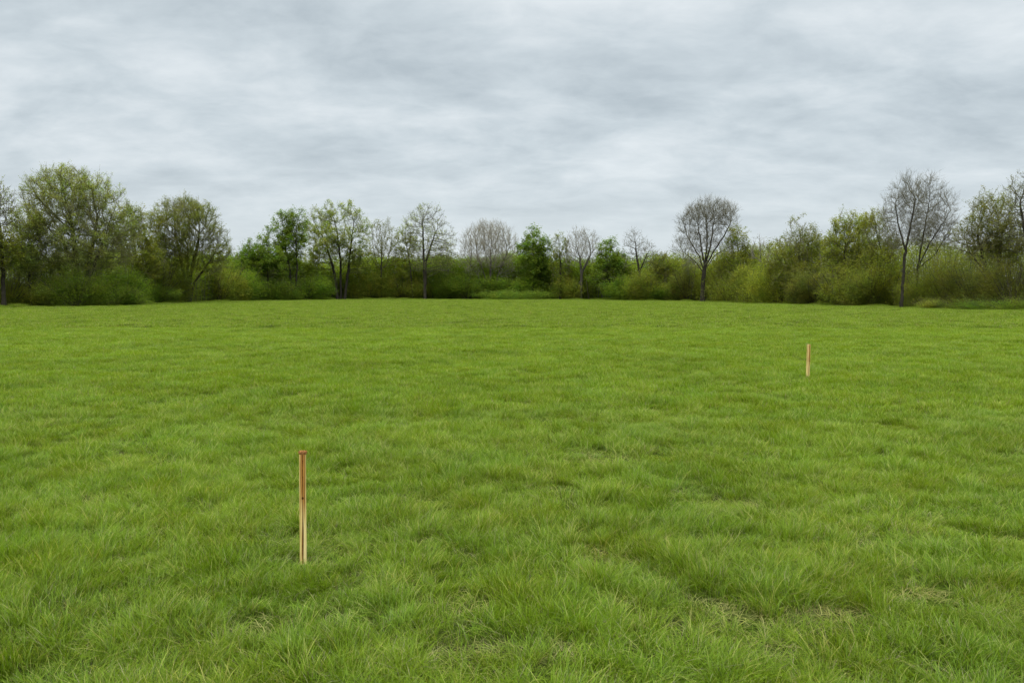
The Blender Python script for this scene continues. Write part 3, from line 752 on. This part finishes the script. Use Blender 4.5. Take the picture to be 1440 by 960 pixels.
# ------------------------------------------------------------------ wooden stakes
def wood_material(name, split_z, H):
    m, nt, N, Lk = new_mat(name)
    out = N('ShaderNodeOutputMaterial'); bs = N('ShaderNodeBsdfPrincipled'); bs.inputs['Roughness'].default_value = .75
    bs.inputs['Specular IOR Level'].default_value = .2
    tc = N('ShaderNodeTexCoord'); mp = N('ShaderNodeMapping'); mp.inputs['Scale'].default_value = (140, 140, 3.2)
    Lk(tc.outputs['Object'], mp.inputs[0])
    n1 = N('ShaderNodeTexNoise'); n1.inputs['Scale'].default_value = 1.0; n1.inputs['Detail'].default_value = 4
    Lk(mp.outputs[0], n1.inputs['Vector'])
    r = N('ShaderNodeValToRGB'); e = r.color_ramp.elements
    e[0].position = .30; e[0].color = (.36, .20, .050, 1); e[1].position = .58; e[1].color = (.80, .61, .27, 1)
    x = r.color_ramp.elements.new(.46); x.color = (.66, .47, .16, 1)
    Lk(n1.outputs['Fac'], r.inputs[0])
    # redder heartwood toward the top
    sep = N('ShaderNodeSeparateXYZ'); Lk(tc.outputs['Object'], sep.inputs[0])
    mp2 = N('ShaderNodeMapping'); mp2.inputs['Scale'].default_value = (60, 60, 1.5); Lk(tc.outputs['Object'], mp2.inputs[0])
    n2 = N('ShaderNodeTexNoise'); n2.inputs['Scale'].default_value = 1.0; n2.inputs['Detail'].default_value = 2; Lk(mp2.outputs[0], n2.inputs['Vector'])
    ad = N('ShaderNodeMath'); ad.operation = 'MULTIPLY_ADD'; ad.inputs[1].default_value = .35; Lk(n2.outputs['Fac'], ad.inputs[0]); Lk(sep.outputs['Z'], ad.inputs[2])
    mr = N('ShaderNodeMapRange'); mr.inputs[1].default_value = split_z+.06; mr.inputs[2].default_value = split_z+.20; mr.inputs[3].default_value = 0; mr.inputs[4].default_value = 1.0
    Lk(ad.outputs[0], mr.inputs[0])
    r2 = N('ShaderNodeValToRGB'); e = r2.color_ramp.elements
    e[0].position = .32; e[0].color = (.15, .050, .012, 1); e[1].position = .62; e[1].color = (.50, .245, .05, 1)
    Lk(n1.outputs['Fac'], r2.inputs[0])
    mx = N('ShaderNodeMix'); mx.data_type = 'RGBA'
    ab = N('ShaderNodeMath'); ab.operation = 'ABSOLUTE'; Lk(sep.outputs['X'], ab.inputs[0])
    me_ = N('ShaderNodeMapRange'); me_.inputs[1].default_value = .010; me_.inputs[2].default_value = .0155; me_.inputs[3].default_value = 1; me_.inputs[4].default_value = .35
    Lk(ab.outputs[0], me_.inputs[0])
    mm = N('ShaderNodeMath'); mm.operation = 'MULTIPLY'; Lk(mr.outputs[0], mm.inputs[0]); Lk(me_.outputs[0], mm.inputs[1])
    Lk(mm.outputs[0], mx.inputs[0]); Lk(r.outputs[0], mx.inputs[6]); Lk(r2.outputs[0], mx.inputs[7])
    Lk(mx.outputs[2], bs.inputs['Base Color'])
    bp = N('ShaderNodeBump'); bp.inputs['Strength'].default_value = .5; bp.inputs['Distance'].default_value = .002
    Lk(n1.outputs['Fac'], bp.inputs['Height']); Lk(bp.outputs[0], bs.inputs['Normal'])
    Lk(bs.outputs[0], out.inputs['Surface'])
    return m

def dark_wood(name, c):
    m, nt, N, Lk = new_mat(name)
    out = N('ShaderNodeOutputMaterial'); bs = N('ShaderNodeBsdfDiffuse')
    tc = N('ShaderNodeTexCoord'); n1 = N('ShaderNodeTexNoise'); n1.inputs['Scale'].default_value = 120; n1.inputs['Detail'].default_value = 4
    Lk(tc.outputs['Object'], n1.inputs['Vector'])
    r = N('ShaderNodeValToRGB'); e = r.color_ramp.elements
    e[0].position = .35; e[0].color = (c[0]*.5, c[1]*.45, c[2]*.4, 1); e[1].position = .65; e[1].color = (c[0]*1.4, c[1]*1.35, c[2]*1.2, 1)
    Lk(n1.outputs['Fac'], r.inputs[0]); Lk(r.outputs[0], bs.inputs['Color']); Lk(bs.outputs[0], out.inputs['Surface'])
    return m

def stake(label, px, D, top_y, side, rotz, lean, head, split_frac, seed):
    rng = np.random.default_rng(seed)
    x, y = at(px, D); z = gz(x, y)
    H = CAMH-(top_y-HY)/F*D - z
    root = empty('wooden_stake', label, 'stake', (x, y, z), 'wooden stakes in the grass')
    root.rotation_euler = (lean[0], lean[1], rotz)
    mat = wood_material('stake_wood', H*split_frac, H)
    # outline with a drying crack sunk into the front face and chamfered corners
    a = side/2; c = side*.07; g = side*.035
    ring = np.array([(-a+c, -a), (-g-side*.02, -a), (-side*.02, -a+side*.13), (g-side*.02, -a), (a-c, -a), (a, -a+c), (a, a-c), (a-c, a), (-a+c, a), (-a, a-c), (-a, -a+c)])
    zs = np.concatenate([[-.16], np.linspace(-.02, H-.012, 14), [H]])
    V = []
    for k, zz in enumerate(zs):
        s = 1 - .015*rng.random() - (.0 if zz < H-.004 else .05)
        if k == 0: s = .55
        wob = np.array([math.sin(zz*5+seed)*.0012, math.cos(zz*4)*.0012])
        rr = ring.copy()
        rr[2, 1] += side*.10*max(0, math.sin(zz*9+1.0))*(zz < H*.9)      # the crack opens and closes
        jit = rng.normal(0, .0006, rr.shape)
        V += [(p[0]*s+wob[0]+j[0], p[1]*s+wob[1]+j[1], zz) for p, j in zip(rr, jit)]
    n = len(ring); V = np.array(V)
    i = (np.arange(len(zs)-1)[:, None]*n + np.arange(n)[None]).ravel()
    j = (np.arange(len(zs)-1)[:, None]*n + ((np.arange(n)+1) % n)[None]).ravel()
    me = bpy.data.meshes.new('shaft')
    faces = [(int(a_), int(b_), int(b_+n), int(a_+n)) for a_, b_ in zip(i, j)] + [tuple(range((len(zs)-1)*n, len(zs)*n))]
    me.from_pydata([tuple(v) for v in V], [], faces); me.update()
    link('shaft', me, mat, root)
    # dark strip along the crack: flat sheet just proud of the front face
    kz = H*split_frac
    th = np.linspace(0, 2*PI, 10, endpoint=False)
    kv = [(-.02*side+math.cos(t)*side*.15, -a-.0012+.0003*math.sin(3*t), kz+math.sin(t)*side*.22) for t in th] + [(-.02*side, -a-.0022, kz)]
    km = bpy.data.meshes.new('knot'); km.from_pydata(kv, [], [(q, (q+1) % 10, 10) for q in range(10)]); km.update()
    link('knot', km, dark_wood('knot_wood', (.07, .025, .010)), root)
    sv = []
    zz = np.linspace(H*.01, H*.94, 16)
    for t in zz:
        wv = side*(.030+.075*math.sin(t*6.5+.6)**2); o = -.02*side + side*.02*math.sin(t*7)
        sv += [(o-wv, -a-.0007, t), (o+wv, -a-.0007, t)]
    sm = bpy.data.meshes.new('crack'); sm.from_pydata(sv, [], [(2*q, 2*q+1, 2*q+3, 2*q+2) for q in range(15)]); sm.update()
    link('crack', sm, dark_wood('crack_wood', (.11, .042, .014)), root)
    if head:
        # battered, mushroomed top
        m_ = 22; V = []; lev = [(-.010, .50), (-.004, .555), (.003, .585), (.008, .56), (.010, .45)]
        for dz, rr in lev:
            for q in range(m_):
                t = 2*PI*q/m_; sq = 1/max(abs(math.cos(t)), abs(math.sin(t)))**.75
                k = rr*side*sq*(1+.10*rng.normal()*(rr > .5))
                V.append((math.cos(t)*k, math.sin(t)*k, H+dz+.002*rng.normal()))
        V.append((0, 0, H+.009))
        fc = []
        for l in range(len(lev)-1):
            for q in range(m_): fc.append((l*m_+q, l*m_+(q+1) % m_, (l+1)*m_+(q+1) % m_, (l+1)*m_+q))
        top = (len(lev)-1)*m_
        fc += [(top+q, top+(q+1) % m_, len(V)-1) for q in range(m_)]
        hm = bpy.data.meshes.new('head'); hm.from_pydata(V, [], fc); hm.update()
        link('head', hm, dark_wood('battered_wood', (.24, .115, .045)), root)
    return root

stake('near wooden stake with flattened reddish-brown battered top and long dark crack', 419.8, 4.44, 638.5, .0385, math.radians(14), (0, math.radians(.85)), True, .60, 1)
stake('far thin wooden stake, reddish above and pale below, in the right of the field', 1138, 13.9, 484, .047, math.radians(20), (0, math.radians(.8)), False, .52, 2)

# ------------------------------------------------------------------ world: overcast sky
OFF1, OFF2, OFF3 = (11.3, 27.8, 0), (25.3, 6.4, 0), (26.2, 19.1, 0)
SUN_EL, SUN_AZ = math.radians(52), math.radians(-150)
w = bpy.data.worlds.new('World'); scene.world = w; w.use_nodes = True
nt = w.node_tree; nt.nodes.clear(); N, Lk = nt.nodes.new, nt.links.new
out = N('ShaderNodeOutputWorld'); bg = N('ShaderNodeBackground'); bg.inputs['Strength'].default_value = .1
sky = N('ShaderNodeTexSky'); sky.sky_type = 'NISHITA'; sky.sun_disc = False
sky.sun_elevation = SUN_EL; sky.sun_rotation = SUN_AZ
tc = N('ShaderNodeTexCoord'); sep = N('ShaderNodeSeparateXYZ'); Lk(tc.outputs['Generated'], sep.inputs[0])
def math_(op, a, b=None, c=None):
    n = N('ShaderNodeMath'); n.operation = op
    for i, v in enumerate((a, b, c)):
        if v is None: continue
        if isinstance(v, (int, float)): n.inputs[i].default_value = v
        else: Lk(v, n.inputs[i])
    return n.outputs[0]
zc = math_('MAXIMUM', sep.outputs['Z'], 0.0)
den = math_('ADD', zc, .25)
cmb = N('ShaderNodeCombineXYZ'); Lk(math_('DIVIDE', sep.outputs['X'], den), cmb.inputs[0]); Lk(math_('DIVIDE', sep.outputs['Y'], den), cmb.inputs[1])
def cloud_noise(scale, detail, rough, loc, sc=(1, 1, 1), dist=0):
    mp = N('ShaderNodeMapping'); mp.inputs['Location'].default_value = loc; mp.inputs['Scale'].default_value = sc
    Lk(cmb.outputs[0], mp.inputs[0])
    n = N('ShaderNodeTexNoise'); n.inputs['Scale'].default_value = scale; n.inputs['Detail'].default_value = detail
    n.inputs['Roughness'].default_value = rough; n.inputs['Distortion'].default_value = dist
    Lk(mp.outputs[0], n.inputs['Vector']); return n.outputs['Fac']
a1 = cloud_noise(1.25, 3, .5, OFF1, (-.75, 1.0, 1), .25)
a2 = cloud_noise(3.1, 6, .58, OFF2, (-.75, 1.0, 1), .35)
a3 = cloud_noise(8.0, 5, .58, OFF3, (-.8, 1.1, 1), .3)
s = math_('ADD', math_('ADD', math_('MULTIPLY', a1, .42), math_('MULTIPLY', a2, .38)), math_('MULTIPLY', a3, .20))
ramp = N('ShaderNodeValToRGB'); e = ramp.color_ramp.elements
e[0].position = .40; e[0].color = (.49, .562, .61, 1); e[1].position = .61; e[1].color = (.79, .85, .885, 1)
x = ramp.color_ramp.elements.new(.5); x.color = (.625, .70, .745, 1)
Lk(s, ramp.inputs[0])
# paler toward the horizon
hz = N('ShaderNodeMapRange'); hz.interpolation_type = 'SMOOTHSTEP'
hz.inputs[1].default_value = .0; hz.inputs[2].default_value = .2; hz.inputs[3].default_value = .7; hz.inputs[4].default_value = 0
Lk(zc, hz.inputs[0])
mh = N('ShaderNodeMix'); mh.data_type = 'RGBA'; mh.inputs[7].default_value = (.76, .825, .855, 1)
Lk(hz.outputs[0], mh.inputs[0]); Lk(ramp.outputs[0], mh.inputs[6])
# overcast sky is brightest overhead
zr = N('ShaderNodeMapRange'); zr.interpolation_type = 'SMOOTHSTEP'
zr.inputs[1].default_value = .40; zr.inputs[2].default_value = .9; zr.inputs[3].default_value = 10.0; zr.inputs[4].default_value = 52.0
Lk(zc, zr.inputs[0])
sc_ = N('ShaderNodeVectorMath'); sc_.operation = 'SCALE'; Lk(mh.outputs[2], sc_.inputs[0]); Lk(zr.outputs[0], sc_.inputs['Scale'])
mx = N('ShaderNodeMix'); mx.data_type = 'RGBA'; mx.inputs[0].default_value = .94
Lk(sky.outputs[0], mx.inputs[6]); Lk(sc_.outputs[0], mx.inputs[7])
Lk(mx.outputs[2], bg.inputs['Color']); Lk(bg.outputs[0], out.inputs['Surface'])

sun = bpy.data.lights.new('sun', 'SUN'); sun.energy = 1.4; sun.angle = math.radians(25); sun.color = (1, .97, .92)
so = bpy.data.objects.new('sun', sun); COL.objects.link(so)
d = Vector((math.sin(SUN_AZ)*math.cos(SUN_EL), math.cos(SUN_AZ)*math.cos(SUN_EL), math.sin(SUN_EL)))
so.rotation_euler = d.to_track_quat('Z', 'Y').to_euler(); so.location = (0, -10, 30)

# ------------------------------------------------------------------ camera
cam = bpy.data.cameras.new('camera'); co = bpy.data.objects.new('camera', cam); COL.objects.link(co)
cam.sensor_width = 36; cam.lens = 36*F/1440; cam.clip_end = 6000; cam.clip_start = .05
co.location = (0, 0, CAMH); co.rotation_euler = (PI/2-math.atan((480-HY)/F), 0, 0)
scene.camera = co
scene.view_settings.view_transform = 'Standard'; scene.view_settings.look = 'None'
scene.view_settings.exposure = 0; scene.view_settings.gamma = 1
scene.render.engine = 'CYCLES'
cy = scene.cycles
cy.max_bounces = 6; cy.diffuse_bounces = 4; cy.transmission_bounces = 4; cy.glossy_bounces = 2; cy.transparent_max_bounces = 4
cy.caustics_reflective = False; cy.caustics_refractive = False
cy.use_denoising = True
